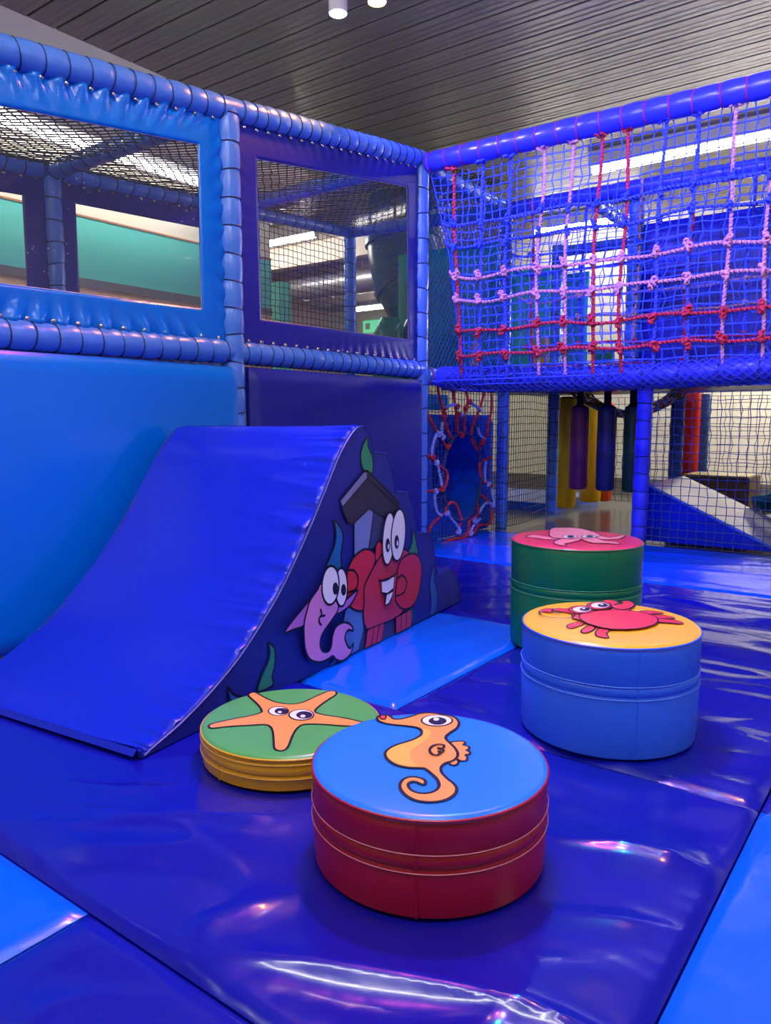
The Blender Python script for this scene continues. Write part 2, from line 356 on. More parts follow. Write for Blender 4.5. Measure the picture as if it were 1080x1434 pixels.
padded(fr, 'padded_rail', (XW, YP, zt(YP)), (XW, YC, zt(YC)), TR, .082, .07, own=True)
padded(fr, 'padded_rail', (XW, YN, ZM - .02), (XW, YP, ZM), TR, .1, .06, own=True)
padded(fr, 'padded_rail', (XW, YP, ZM), (XW, YC, ZM), TR, .082, .07, own=True)
for y in (YN, YP, YC):  # cross rails to the rear frame
    padded(fr, 'cross_rail', (XW, y, zt(y)), (-4.5, {YN: .95, YP: 2.65, YC: 4.12}[y], 2.4 + .068 * ({YN: .95, YP: 2.65, YC: 4.12}[y] - 2.65)), .052, .12, .06)
zb = lambda y: 2.4 + .068 * (y - 2.65)
bf = fr
ys = [.95, 2.65, 4.12, 5.52]
for y in ys: padded(bf, 'padded_post', (-4.5, y, 0), (-4.5, y, zb(y)), .055, .13, .03)
for a, b in zip(ys, ys[1:]):
    padded(bf, 'padded_rail', (-4.5, a, zb(a)), (-4.5, b, zb(b)), .052, .12, .06)
    padded(bf, 'padded_rail', (-4.5, a, 1.2), (-4.5, b, 1.2), .052, .12, .06)
padded(bf, 'padded_rail', (-4.5, 5.52, zb(5.52)), (-2.93, 5.62, 2.56), .052, .12, .06)
tag(MB().box((-4.44, 1.0, 1.1), (-2.96, 4.4, 1.145)).build('play_deck', V_NAVY, smooth=False), 'flat padded deck behind the clear-window panels', 'deck')
# ------------------------------------------------------------------ panels with clear windows
stud = None
def view_panel(name, label, X, outer, inner, vm, tx, pitch=.1, amp=.006, studs=True):
    # outer / inner: (y0,z0) (y1,z0') (y1,z1') (y0,z1) corners, counted round
    t = thing(name, label, 'window panel', (X, (outer[0][0] + outer[1][0]) / 2, outer[0][1]))
    b = MB()
    def pt(q, d): return (X + d, q[0], q[1])
    for k in range(4):
        o0, o1, i0, i1 = Vector(outer[k]), Vector(outer[(k + 1) % 4]), Vector(inner[k]), Vector(inner[(k + 1) % 4])
        L = (o1 - o0).length; nu = max(8, int(L / pitch * 8)); side = k % 2
        def fn(u, v, o0=o0, o1=o1, i0=i0, i1=i1, L=L, side=side, k=k):
            p = o0.lerp(o1, u).lerp(i0.lerp(i1, u), v)
            ph = u * L / pitch
            d = amp * (.45 if side else 1) * (math.exp(-v * 2.2) * math.sin(PI * 2 * ph) * (1 - v) + .9 * (1 - v) * v * noise.noise(Vector((u * L * 9, v * 1.2, k * 5 + X))))
            return pt(p, d * max(0, min(1, u * 7, (1 - u) * 7)))
        b.grid(fn, nu, 8)
    o = b.build('vinyl_surround', vm, t)
    bm = bmesh.new(); bm.from_mesh(o.data); bmesh.ops.remove_doubles(bm, verts=bm.verts, dist=1e-4); bmesh.ops.recalc_face_normals(bm, faces=bm.faces); bm.to_mesh(o.data); bm.free(); md = o.modifiers.new('thickness', 'SOLIDIFY'); md.thickness = .008
    MB().grid(lambda u, v: pt(Vector(inner[0]).lerp(Vector(inner[1]), u).lerp(Vector(inner[3]).lerp(Vector(inner[2]), u), v), 0.004 * math.sin(PI * u) * math.sin(PI * v)), 12, 8).build('clear_window', PANE, t)
    h = MB(); h.tube([pt(q, .004) for q in inner], .0025, 4, closed=True); h.build('hem', tx, t)
    if studs:
        global stud
        if stud is None:
            stud = MB().lathe([(.0105, 0), (.0105, .003), (.007, .007), (.001, .008)], 10); st = stud
        first = None
        for k in (0, 2):
            o0, o1 = Vector(outer[k]), Vector(outer[(k + 1) % 4]); c = (o1 - o0).length; n = int(c / pitch); up = 1 if k == 0 else -1
            for i in range(n):
                p = o0.lerp(o1, (i + .5) / n); loc = pt((p.x, p.y + up * .016), .013)
                if first is None: first = MB().lathe([(.0105, 0), (.0105, .003), (.007, .007), (.001, .008)], 10).build('stud', STEEL, t, loc=loc); first.rotation_euler = (0, PI / 2, 0)
                else: inst(first, 'stud', t, loc, (0, PI / 2, 0))
    rehome(t); return t
HEM_P = mat('pink_hem', (226, 190, 220), .4)
XP = XW + .006
view_panel('window_panel', 'bright sky blue vinyl panel with a scratched clear window', XP,
           [(YN + .05, ZM + .03), (YP - .05, ZM + .045), (YP - .05, zt(YP) - .05), (YN + .05, zt(YN) - .05)], [(1.13, 1.40), (2.416, 1.421), (2.423, 2.16), (1.13, 1.994)], V_PANEL, HEM_P, .1, .02)
view_panel('window_panel', 'dark navy vinyl panel with a clear window beside the padded corner post', XP,
           [(YP + .05, ZM + .045), (YC - .05, ZM + .045), (YC - .05, zt(YC) - .05), (YP + .05, zt(YP) - .05)], [(2.804, 1.411), (4.119, 1.42), (4.097, 2.368), (2.791, 2.194)], V_NAVY, HEM_P, .082, .004)
view_panel('window_panel', 'navy rear panel with a window onto the teal wall', -4.5,
           [(2.7, 1.25), (4.07, 1.25), (4.07, zb(4.07) - .045), (2.7, zb(2.7) - .045)], [(2.80, 1.40), (3.95, 1.40), (3.95, 2.30), (2.80, 2.247)], V_NAVY, LACE, .1, .004)
view_panel('window_panel', 'blue rear panel with a window onto the teal wall, half hidden behind a post', -4.5,
           [(1.0, 1.25), (2.6, 1.25), (2.6, zb(2.6) - .045), (1.0, zb(1.0) - .045)], [(1.15, 1.45), (2.46, 1.45), (2.46, 2.22), (1.15, 2.12)], V_NAVY, LACE, .1, .004)
def pad(name, label, y0, y1, z0, z1, m, X=XW + .015, th=.05):
    b = MB(); n = 10
    def fn(u, v):
        y = lerp(y0, y1, u); z = lerp(z0, z1, v); e = min(y - y0, y1 - y, z - z0, z1 - z); k = min(1, e / .03)
        return (th * (1 - (1 - k) ** 2.2) * .5 + th * .5 + .004 * noise.noise(Vector((y * 2, z * 2, y0))), y - y0, z - z0)
    b.grid(fn, 44, 30); h = th * .5
    q = [(h, 0, 0), (h, y1 - y0, 0), (h, y1 - y0, z1 - z0), (h, 0, z1 - z0)]
    b.add(q + [(0, c[1], c[2]) for c in q], [(0, 4, 5, 1), (1, 5, 6, 2), (2, 6, 7, 3), (3, 7, 4, 0), (7, 6, 5, 4)])
    return tag(b.build(name, m, loc=(X, y0, z0)), label, 'wall pad')
pad('wall_pad', 'large light blue padded wall panel beside the slide', YN + .02, YP + .0, .005, ZM - .075, V_PANEL)
pad('wall_pad', 'navy padded wall panel behind the top of the slide', YP + .068, YC - .03, .005, ZM - .07, V_NAVY)
# ------------------------------------------------------------------ prints: flat polygons with dark outlines
class Print:
    def __init__(s, topt, normal, u, v, org):
        s.topt, s.n, s.u, s.v, s.o = topt, Vector(normal).normalized(), Vector(u).normalized(), Vector(v).normalized(), Vector(org); s.b = MB(); s.mats = []; s.lev = 0
    def mi(s, m):
        if m not in s.mats: s.mats.append(m)
        return s.mats.index(m)
    def w(s, p):
        q = s.topt(*p) - s.o; return Vector((q.dot(s.u), q.dot(s.v)))
    def lift(s, p, l): return s.u * p.x + s.v * p.y + s.n * (.0012 + .00035 * l)
    def poly(s, pts, m, line=.006, smooth=True, lm=None):
        if smooth: pts = cat_rom(pts, True, 5)
        P = [s.w(p) for p in pts]; s.lev += 1
        if m:
            tri = geometry.tessellate_polygon([[Vector((p.x, p.y, 0)) for p in P]])
            fs = []
            for t in tri:
                a, b, c = (P[i] for i in t); fs.append(t if (b - a).cross(c - a) > 0 else (t[0], t[2], t[1]))
            s.b.add([s.lift(p, s.lev) for p in P], fs, s.mi(m))
        if line: s.ribbon(P, line, lm or INK, True)
    def ribbon(s, P, wd, m, closed):
        N = len(P); s.lev += .5; V = []
        for i, p in enumerate(P):
            a = P[(i - 1) % N] if (closed or i) else p; b = P[(i + 1) % N] if (closed or i < N - 1) else p
            t = b - a
            t = t.normalized() if t.length > 1e-9 else Vector((1, 0)); nn = Vector((-t.y, t.x)) * wd / 2
            V += [s.lift(p + nn, s.lev), s.lift(p - nn, s.lev)]
        fs = []
        for i in range(N if closed else N - 1):
            j = (i + 1) % N; fs.append((2 * i, 2 * i + 1, 2 * j + 1, 2 * j))
        s.b.add(V, fs, s.mi(m))
    def path(s, pts, wd=.006, m=None):
        s.lev += 1; s.ribbon([s.w(p) for p in cat_rom(pts, False, 5)], wd, m or INK, False)
    def ell(s, cx, cy, rx, ry, m, line=.005, rot=0):
        c, q = math.cos(rot), math.sin(rot)
        s.poly([(cx + rx * math.cos(t) * c - ry * math.sin(t) * q, cy + rx * math.cos(t) * q + ry * math.sin(t) * c) for t in [2 * PI * k / 28 for k in range(28)]], m, line, False)
    def build(s, name, parent, loc):
        o = s.b.build(name, s.mats, parent, smooth=False); o.location = loc; return o
def pm(name, rgb): return mat('print_' + name, rgb, .32)
P_ORG, P_SAND, P_WHT, P_NVY, P_CRAB, P_PINK = pm('orange', (246, 152, 80)), pm('sand', (244, 178, 78)), pm('white', (238, 232, 250)), pm('navy', (30, 30, 60)), pm('crab', (222, 58, 74)), pm('pink', (246, 140, 160))
# ------------------------------------------------------------------ stepping stools
def stool(name, label, c, r, h, side, top, seam_a, zm, stitch):
    t = thing(name, label, 'stool', (c[0], c[1], 0), 0, 'round soft stepping stools')
    g = .012
    MB().lathe([(r - .01, .004), (r - .002, .01), (r, .03), (r + .002, zm - .02), (r, zm - g - .003), (r - .001, zm - g), (r + .0015, zm - g + .003), (r + .0025, zm), (r + .0015, zm + g - .003), (r - .001, zm + g), (r, zm + g + .003), (r + .002, h - .03), (r - .001, h - .008), (r - .006, h - .003)], 80).build('body', side, t)
    prof = [(r + .0005, h - .012), (r + .001, h - .006), (r - .004, h - .001), (r - .012, h), (r - .1, h), (.001, h)]
    MB().lathe(prof, 80).build('top_cover', top, t)
    MB().tube([((r + .001) * math.cos(a), (r + .001) * math.sin(a), h - .008) for a in [2 * PI * k / 80 for k in range(80)]], .0032, 6, closed=True).build('welt', side, t)
    s = MB()
    for z in (zm - g - .006, zm + g + .006): s.tube([((r + .0035) * math.cos(a), (r + .0035) * math.sin(a), z) for a in [2 * PI * k / 80 for k in range(80)]], .0012, 4, closed=True)
    s.build('stitching', stitch, t)
    MB().tube([((r + .001) * math.cos(seam_a), (r + .001) * math.sin(seam_a), .01 + (h - .02) * k / 8) for k in range(9)], .0022, 5).build('seam', side, t)
    return t
def toprint(h, c): return Print(lambda x, y: onz(x, y, h), (0, 0, 1), (1, 0, 0), (0, 1, 0), (c[0], c[1], h))
def zr(region, scale):
    return lambda L: [(region[0] + a / scale, region[1] + b / scale) for a, b in L]
def ze(pr, region, scale, cx, cy, rx, ry, m, line=.004, rot=0): pr.ell(region[0] + cx / scale, region[1] + cy / scale, rx / scale, ry / scale, m, line, rot)
S_RED = mat('stitch_pink', (206, 120, 146), .6); S_YEL = mat('stitch_amber', (240, 190, 90), .6); S_BLU = mat('stitch_blue', (90, 150, 255), .6); S_GRN = mat('stitch_green', (60, 160, 120), .6)
c = (-.823, 1.261); h = .204
st = stool('stool', 'round red vinyl stool with a seahorse on its blue top', c, .241, h, V_RED, T_BLUE, math.radians(-62), .115, S_RED)
p = toprint(h, c); RG, SC = (500, 980), 5.4; Z = zr(RG, SC)
fin = [(700, 330), (760, 318), (800, 318), (820, 330), (805, 347), (845, 358), (847, 378), (828, 386), (856, 402), (850, 417), (822, 420), (836, 445), (820, 466), (780, 465), (762, 457), (768, 480), (745, 498), (715, 496), (700, 480), (735, 440), (745, 410), (720, 365)]
p.poly(Z(fin), P_ORG, .0055)
sea = [(152, 148), (165, 130), (200, 122), (240, 125), (262, 140), (290, 153), (350, 148), (420, 128), (480, 110), (550, 105), (640, 115), (710, 128), (755, 150), (772, 185), (755, 220), (710, 250), (675, 280), (675, 305), (700, 330), (740, 370), (762, 410), (755, 445), (720, 470), (670, 485), (638, 515), (640, 555), (680, 600), (730, 640), (755, 680), (740, 720), (690, 755), (620, 775), (540, 780), (450, 768), (380, 735), (335, 690), (325, 650), (350, 610), (400, 590), (450, 592), (500, 607), (520, 630), (505, 648), (480, 642), (450, 628), (415, 625), (388, 645), (400, 680), (440, 705), (500, 715), (560, 708), (605, 685), (622, 650), (605, 605), (570, 570), (520, 530), (490, 522), (400, 520), (300, 500), (235, 460), (213, 420), (230, 385), (290, 350), (370, 325), (440, 300), (485, 270), (490, 245), (470, 222), (420, 208), (330, 198), (240, 188), (175, 170)]
p.poly(Z(sea), P_ORG, .0065)
p.poly(Z([(497, 228), (556, 240), (545, 290), (480, 345), (415, 395), (405, 450), (445, 496), (486, 515), (400, 512), (305, 492), (245, 455), (224, 420), (240, 392), (296, 358), (376, 333), (446, 307), (494, 275), (500, 245)]), P_SAND, 0)
ze(p, RG, SC, 605, 165, 116, 42, P_WHT); ze(p, RG, SC, 610, 170, 68, 29, P_NVY, 0); ze(p, RG, SC, 600, 158, 22, 11, P_WHT, 0)
ze(p, RG, SC, 197, 143, 24, 14, P_CRAB, .003)
p.path(Z([(660, 372), (655, 356), (605, 352), (562, 370), (550, 400), (575, 428), (608, 432), (632, 416), (615, 406), (645, 408), (655, 395), (625, 386), (612, 378), (640, 382), (660, 372)]), .0055)
p.build('seahorse_print', st, (0, 0, h))
c = (-1.381, 1.431); h = .096
st = stool('stool', 'low yellow vinyl stool with a starfish on its green top', c, .238, h, V_YEL, T_GRN, math.radians(-95), .058, S_YEL)
p = toprint(h, c); RG, SC = (270, 940), 3.857; Z = zr(RG, SC)
p.poly(Z([(300, 130), (320, 118), (345, 120), (400, 150), (460, 172), (530, 180), (590, 172), (650, 145), (720, 115), (755, 108), (775, 115), (772, 130), (740, 150), (690, 185), (662, 212), (670, 228), (720, 240), (800, 252), (880, 268), (925, 283), (900, 297), (820, 297), (720, 290), (640, 287), (590, 292), (560, 315), (535, 360), (515, 410), (490, 430), (460, 430), (440, 415), (437, 370), (430, 320), (410, 295), (370, 290), (290, 295), (200, 300), (110, 310), (88, 303), (95, 290), (150, 275), (230, 258), (310, 243), (365, 228), (372, 212), (350, 180), (315, 148)]), P_ORG, .006)
ze(p, RG, SC, 463, 219, 54, 24, P_WHT); ze(p, RG, SC, 478, 220, 36, 17, P_NVY, 0); ze(p, RG, SC, 470, 226, 11, 6, P_WHT, 0)
ze(p, RG, SC, 587, 241, 67, 28, P_WHT); ze(p, RG, SC, 603, 243, 44, 20, P_NVY, 0); ze(p, RG, SC, 595, 250, 14, 8, P_WHT, 0)
p.build('starfish_print', st, (0, 0, h))
c = (-.759, 2.118); h = .318
st = stool('stool', 'cornflower blue vinyl stool with a red crab on its yellow top', c, .248, h, V_BLUE, T_YEL, math.radians(-52), .19, S_BLU)
p = toprint(h, c); RG, SC = (720, 730), 3.857; Z = zr(RG, SC)
for L in ([(350, 545), (300, 558), (285, 570), (305, 582), (350, 570), (380, 556)], [(415, 562), (380, 578), (362, 598), (380, 608), (415, 598), (440, 575)], [(465, 580), (440, 605), (450, 625), (500, 634), (512, 630), (500, 612), (516, 590)],
          [(665, 500), (710, 487), (790, 495), (800, 502), (740, 505), (690, 512)], [(720, 515), (790, 512), (855, 522), (862, 530), (800, 530), (740, 528)], [(765, 532), (850, 538), (905, 552), (905, 560), (840, 556), (760, 548)],
          [(320, 508), (365, 518), (365, 540), (318, 530)], [(530, 478), (620, 476), (615, 496), (540, 496)],
          [(135, 500), (160, 485), (200, 480), (215, 490), (250, 506), (205, 500), (222, 482), (290, 483), (325, 505), (320, 525), (280, 533), (210, 530), (160, 520)],
          [(475, 445), (500, 434), (540, 438), (566, 450), (540, 462), (585, 455), (578, 442), (625, 442), (652, 458), (640, 474), (605, 485), (560, 485), (520, 470), (485, 458)]):
    p.poly(Z(L), P_CRAB, .0045)
p.poly(Z([(352, 525), (370, 510), (440, 497), (560, 490), (680, 502), (760, 525), (778, 548), (755, 570), (690, 588), (600, 595), (500, 590), (420, 570), (370, 548)]), P_CRAB, .0045)
for ex, ey in ((362, 489), (460, 470)):
    ze(p, RG, SC, ex, ey, 67, 21, P_CRAB); ze(p, RG, SC, ex + 4, ey, 52, 15, P_WHT, .003); ze(p, RG, SC, ex + 20, ey, 28, 10, P_NVY, 0); ze(p, RG, SC, ex + 14, ey - 3, 8, 3.5, P_WHT, 0)
p.build('crab_print', st, (0, 0, h))
c = (-1.178, 2.876); h = .428
st = stool('stool', 'tall green vinyl stool with a pink squid on its red top', c, .256, h, V_GRN, T_RED, math.radians(-40), .25, S_GRN)
p = toprint(h, c)
for L in ([(65, 85), (100, 76), (160, 82), (235, 92), (230, 100), (180, 100), (120, 92)], [(450, 80), (520, 90), (590, 77), (600, 82), (560, 98), (480, 100), (430, 92)],
          [(245, 100), (215, 118), (240, 130), (285, 136), (275, 125), (320, 115), (365, 100), (300, 92)], [(365, 98), (420, 120), (500, 122), (570, 127), (545, 115), (480, 108), (440, 92)],
          [(205, 90), (190, 75), (200, 45), (250, 39), (330, 41), (400, 54), (465, 80), (440, 92), (400, 96), (300, 98), (240, 96)]): p.poly(Z(L), P_PINK, .0045)
for ex in (302, 405): ze(p, RG, SC, ex, 88, 40, 8, P_WHT, .004); ze(p, RG, SC, ex + 4, 88, 20, 6, P_NVY, 0)
p.build('squid_print', st, (0, 0, h))
# ------------------------------------------------------------------ curved slide with printed side
A0 = onz(190, 1068); A1 = onz(646, 843); DV = (A1 - A0); DV.z = 0; LEN = DV.length; DV.normalize(); NV = Vector((DV.y, -DV.x, 0))
WV = -NV; WID = .92
sl = thing('slide', 'curved blue vinyl slide with sea creatures printed on its dark side', 'slide', tuple(A0))
front = [(200, 1062), (215, 1047), (255, 1012), (300, 965), (340, 915), (375, 860), (400, 815), (430, 750), (455, 690), (475, 640), (490, 612), (500, 600)]
back = [(508, 597), (516, 604), (521, 618), (523, 634), (532, 634), (542, 636), (548.6, 656), (552, 676), (553, 689), (562, 689), (571.6, 690), (577, 705), (580, 722), (583, 746), (592, 746), (600, 747), (606, 762), (610, 785), (613, 806), (622, 801), (631.5, 797), (639, 808), (643, 820), (646, 843)]
def sz(q):
    P = onp(q[0], q[1], A0, NV); return ((P - A0).dot(DV), P.z)
fr_ = cat_rom([sz(q) for q in front] + [sz(back[0])], False, 6); bk_ = [sz(q) for q in back]; bk_[-1] = (LEN, .006)
fr_[0] = (.015, .028)
def P3(s, z, w_=0): return DV * s + Vector((0, 0, z)) + WV * w_
b = MB(); nf = len(fr_) - 1; nw = 60
def slope(u, v):
    f = u * nf; i = min(nf - 1, int(f)); t = f - i; s, z = lerp(fr_[i][0], fr_[i + 1][0], t), lerp(fr_[i][1], fr_[i + 1][1], t)
    vv = v ** 1.7; wv = .012 + (WID - .012) * vv
    j = max(0, min(nf - 1, i)); tx, tz = fr_[j + 1][0] - fr_[j][0], fr_[j + 1][1] - fr_[j][1]; L = math.hypot(tx, tz) or 1; nx, nz = -tz / L, tx / L
    L = u * 1.7
    d = .011 * math.exp(-wv / .07) * (1 - math.exp(-wv / .012)) * (1.0 * noise.noise(Vector((L * 20, wv * 2, 1))) + .8 * noise.noise(Vector((L * 44, wv * 4, 5)))) * 1.5 + .006 * math.exp(-wv / .16) * (max(0, 1 - 3 * abs(noise.noise(Vector((L * 7, wv * 1.3, 31))))) ** 2) * min(1, wv / .03) + .004 * noise.noise(Vector((L * 3.2, wv * 1.1, 8))) * min(1, wv / .1)
    if wv < .03: d -= .008 * (1 - wv / .03) ** 2
    return P3(s + nx * d, z + nz * d, wv)
b.grid(slope, nf * 4, nw)
b.build('slope_cover', V_RAMP, sl)
b = MB(); f0 = fr_[0]
b.add([P3(f0[0], f0[1], .012), P3(f0[0], f0[1], WID), P3(.002, .012, .012), P3(.002, .012, WID), P3(.015, .004, .012), P3(.015, .004, WID)], [(0, 1, 3, 2), (2, 3, 5, 4)])
b.build('toe', V_RAMP, sl)
b = MB()
def backs(u, v):
    f = u * (len(bk_) - 1); i = min(len(bk_) - 2, int(f)); t = f - i
    s, z = lerp(bk_[i][0], bk_[i + 1][0], t), lerp(bk_[i][1], bk_[i + 1][1], t); wv = .012 + (WID - .012) * v
    d = .008 * math.exp(-wv / .05) * noise.noise(Vector((s * 60, z * 60, 2)))
    return P3(s, z + d, wv)
b.grid(backs, (len(bk_) - 1) * 3, 30); b.build('scalloped_back', V_SIDE, sl)
out = fr_ + bk_[1:] + [(.02, .004)]
for nm, wv in (('printed_side', 0), ('plain_side', WID - .01)):
    bm = bmesh.new(); vs1 = [bm.verts.new(P3(s, z, wv + .012)) for s, z in out]; fc = bm.faces.new(vs1)
    r = bmesh.ops.extrude_face_region(bm, geom=[fc]); ev = [v for v in r['geom'] if isinstance(v, bmesh.types.BMVert)]
    for v in ev: v.co += NV * .012
    bmesh.ops.recalc_face_normals(bm, faces=bm.faces); me = bpy.data.meshes.new(nm); bm.to_mesh(me); bm.free(); me.materials.append(V_SIDE)
    o = bpy.data.objects.new(nm, me); COL.objects.link(o); o.parent = sl
    if wv == 0: side_o = o
MB().tube([P3(s, z, .001) for s, z in fr_ + bk_[1:]], .004, 6).build('piping', V_SIDE, sl)
p = Print(lambda x, y: onp(x, y, A0, NV), NV, DV, (0, 0, 1), tuple(A0)); p.u = DV
G_WEED, B_WEED, P_ROOF, P_ROOFL, P_COL, P_COLD, P_SLATE = pm('weed', (44, 140, 100)), pm('blueweed', (34, 100, 176)), pm('roof', (44, 42, 68)), pm('rooflight', (120, 122, 170)), pm('column', (116, 132, 196)), pm('columndark', (56, 60, 108)), pm('slate', (84, 126, 190))
P_PRAWN, P_PFIN, P_CR2, P_CR3 = pm('prawn', (214, 136, 204)), pm('prawnfin', (180, 108, 204)), pm('crab2', (200, 52, 78)), pm('crab3', (210, 44, 66))
A = zr((460, 590), 4.345); B = zr((380, 700), 5.515); Cc = zr((300, 580), 3.0); LW = .009
p.poly(A([(235, 95), (240, 150), (262, 200), (272, 250), (262, 320), (215, 300), (195, 240), (200, 170)]), G_WEED, LW)
p.poly(A([(645, 880), (640, 960), (662, 1050), (650, 1150), (618, 1176), (625, 1090), (615, 1000), (625, 930)]), B_WEED, .004)
p.poly(A([(512, 660), (535, 750), (540, 815), (485, 800), (505, 740)]), G_WEED, LW)
p.poly(A([(485, 1130), (508, 1120), (512, 1215), (485, 1232)]), G_WEED, .004, False)
p.poly(Cc([(225, 960), (250, 985), (252, 1050), (240, 1100), (243, 1138), (180, 1165), (195, 1100), (222, 1040), (230, 1000)]), G_WEED, LW)
p.poly(Cc([(55, 1145), (75, 1175), (112, 1190), (65, 1205)]), B_WEED, LW)
p.poly(B([(475, 158), (530, 215), (548, 290), (530, 420), (530, 545), (420, 520), (450, 430), (485, 330), (490, 240)]), B_WEED, LW)
p.poly(A([(195, 1260), (300, 1215), (400, 1190), (395, 1296), (180, 1395)]), P_COLD, 0, False)
p.poly(A([(150, 600), (240, 528), (268, 545), (250, 690), (235, 790), (150, 815)]), P_COL, .006, False)
p.poly(A([(266, 540), (340, 585), (315, 740), (236, 790), (252, 690)]), P_COLD, .006, False)
p.poly(B([(570, 815), (705, 850), (700, 1000), (660, 1158), (445, 1276), (475, 1225), (520, 1100)]), P_SLATE, 0, False)
p.poly(A([(63, 480), (215, 300), (228, 300), (420, 495), (424, 530), (340, 590), (240, 528), (138, 622), (112, 616), (82, 550)]), P_ROOF, LW, False)
p.poly(A([(63, 480), (205, 308), (225, 308), (225, 348), (78, 520)]), P_ROOFL, .006, False)
p.path(A([(225, 348), (300, 410), (420, 520)]), .006)
p.poly(A([(105, 910), (135, 840), (190, 785), (240, 780), (275, 820), (255, 930), (225, 1000), (210, 1080), (205, 1145), (160, 1150), (115, 1120), (95, 1060), (92, 1040), (100, 990)]), P_CR3, LW)
p.poly(A([(275, 850), (280, 750), (305, 730), (330, 800), (310, 860)]), P_CR3, LW)
p.poly(A([(205, 1010), (235, 940), (290, 840), (330, 800), (430, 775), (480, 800), (450, 860), (430, 1000), (440, 1160), (250, 1258), (215, 1250), (200, 1190), (205, 1100)]), P_CR2, LW)
p.path(A([(105, 905), (140, 905), (165, 940), (165, 990), (145, 1025), (92, 1042)]), LW)
p.poly(A([(405, 965), (410, 890), (440, 830), (490, 805), (530, 815), (555, 880), (550, 980), (525, 1080), (490, 1130), (440, 1140), (400, 1100), (395, 1055)]), P_CR3, LW)
p.path(A([(405, 960), (430, 937), (455, 950), (462, 990), (445, 1040), (398, 1062)]), LW)
for L in ([(222, 1270), (262, 1250), (245, 1362), (208, 1382)], [(262, 1250), (292, 1238), (275, 1348), (245, 1362)], [(292, 1238), (325, 1225), (308, 1332), (275, 1348)],
          [(395, 1192), (428, 1175), (425, 1276), (395, 1290)], [(428, 1175), (458, 1158), (458, 1258), (425, 1276)], [(458, 1158), (485, 1140), (488, 1240), (458, 1258)]): p.poly(A(L), P_CR2, .006, False)
ze(p, (460, 590), 4.345, 347, 712, 36, 160, P_WHT, LW, .06); ze(p, (460, 590), 4.345, 406, 690, 43, 158, P_WHT, LW, .06)
for ex, ey in ((341, 752), (395, 732)): ze(p, (460, 590), 4.345, ex, ey, 14, 42, P_NVY, 0); ze(p, (460, 590), 4.345, ex + 4, ey + 8, 5, 16, P_WHT, 0)
p.poly(A([(300, 968), (380, 938), (375, 1015), (335, 1048), (302, 1040)]), P_WHT, LW, False)
p.poly(A([(330, 1050), (372, 1028), (362, 1072), (345, 1108), (322, 1116)]), P_WHT, LW, False)
p.path(A([(282, 962), (300, 968), (345, 955), (400, 912)]), LW)
p.poly(B([(265, 770), (200, 840), (110, 950), (65, 1025), (130, 1000), (225, 960), (240, 860)]), P_PFIN, LW)
p.poly(B([(635, 692), (550, 760), (480, 810), (475, 875), (540, 840), (590, 790)]), P_PFIN, LW)
p.poly(B([(265, 770), (320, 690), (360, 645), (470, 780), (478, 850), (420, 940), (370, 1010), (345, 1070), (345, 1130), (370, 1165), (410, 1160), (430, 1120), (440, 1040), (470, 970), (530, 940), (580, 960), (600, 1005), (560, 1000), (535, 1050), (550, 1110), (575, 1140), (600, 1100), (580, 1180), (520, 1235), (470, 1230), (440, 1200), (400, 1225), (340, 1248), (270, 1230), (230, 1160), (218, 1060), (218, 950), (240, 850)]), P_PRAWN, LW)
RB = (380, 700)
ze(p, RB, 5.515, 505, 670, 48, 148, P_WHT, LW); ze(p, RB, 5.515, 420, 655, 66, 150, P_WHT, LW, .05)
ze(p, RB, 5.515, 458, 680, 22, 48, P_NVY, 0); ze(p, RB, 5.515, 521, 690, 20, 45, P_NVY, 0)
p.path(B([(340, 835), (350, 880), (330, 910), (335, 945), (350, 962)]), .008); p.path(B([(335, 895), (355, 890), (378, 886)]), .008)
p.build('sea_print', side_o, (0, 0, 0))
# ------------------------------------------------------------------ nets
def net(name, label, fn, nu, nv, r, m, jit=.012, diag=False, parent=None, skipf=None, seed=1, cat='net'):
    rnd = random.Random(seed); b = MB(); G = {}
    for i in range(nu + 1):
        for j in range(nv + 1):
            u, v = i / nu, j / nv
            if 0 < i < nu: u += rnd.uniform(-1, 1) * jit
            if 0 < j < nv: v += rnd.uniform(-1, 1) * jit
            G[i, j] = Vector(fn(u, v))
    ok = lambda i, j: not (skipf and skipf(G[i, j]))
    def run(keys):
        cur = []
        for k in keys + [None]:
            if k is not None and k in G and ok(*k): cur.append(G[k])
            else:
                if len(cur) > 1: b.tube(cur, r, 3, cap=False)
                cur = []
    if not diag:
        for i in range(nu + 1): run([(i, j) for j in range(nv + 1)])
        for j in range(nv + 1): run([(i, j) for i in range(nu + 1)])
    else:
        for s in range(-nv, nu + 1):
            run([(s + j, j) for j in range(nv + 1) if 0 <= s + j <= nu]); run([(s + nv - j, j) for j in range(nv + 1) if 0 <= s + nv - j <= nu])
    o = b.build(name, m, parent)
    if label: tag(o, label, cat)
    return o
# roof netting above the window deck
net('roof_net', 'black mesh netting stretched over the deck behind the clear windows', lambda u, v: (lerp(XW - .05, -4.45, u), lerp(YN, 5.5, v), lerp(zt(lerp(YN, 5.5, v)), zb(lerp(YN, 5.5, v)), u) + .02 - .05 * math.sin(PI * u)), 22, 64, .0042, NETK, .003, diag=True)
net('back_net', 'dark square mesh net closing the back of the deck past the navy rear window', lambda u, v: (-4.5, lerp(4.17, 5.47, u), lerp(1.25, zb(4.8) - .04, v)), 24, 24, .003, NETK, .004)
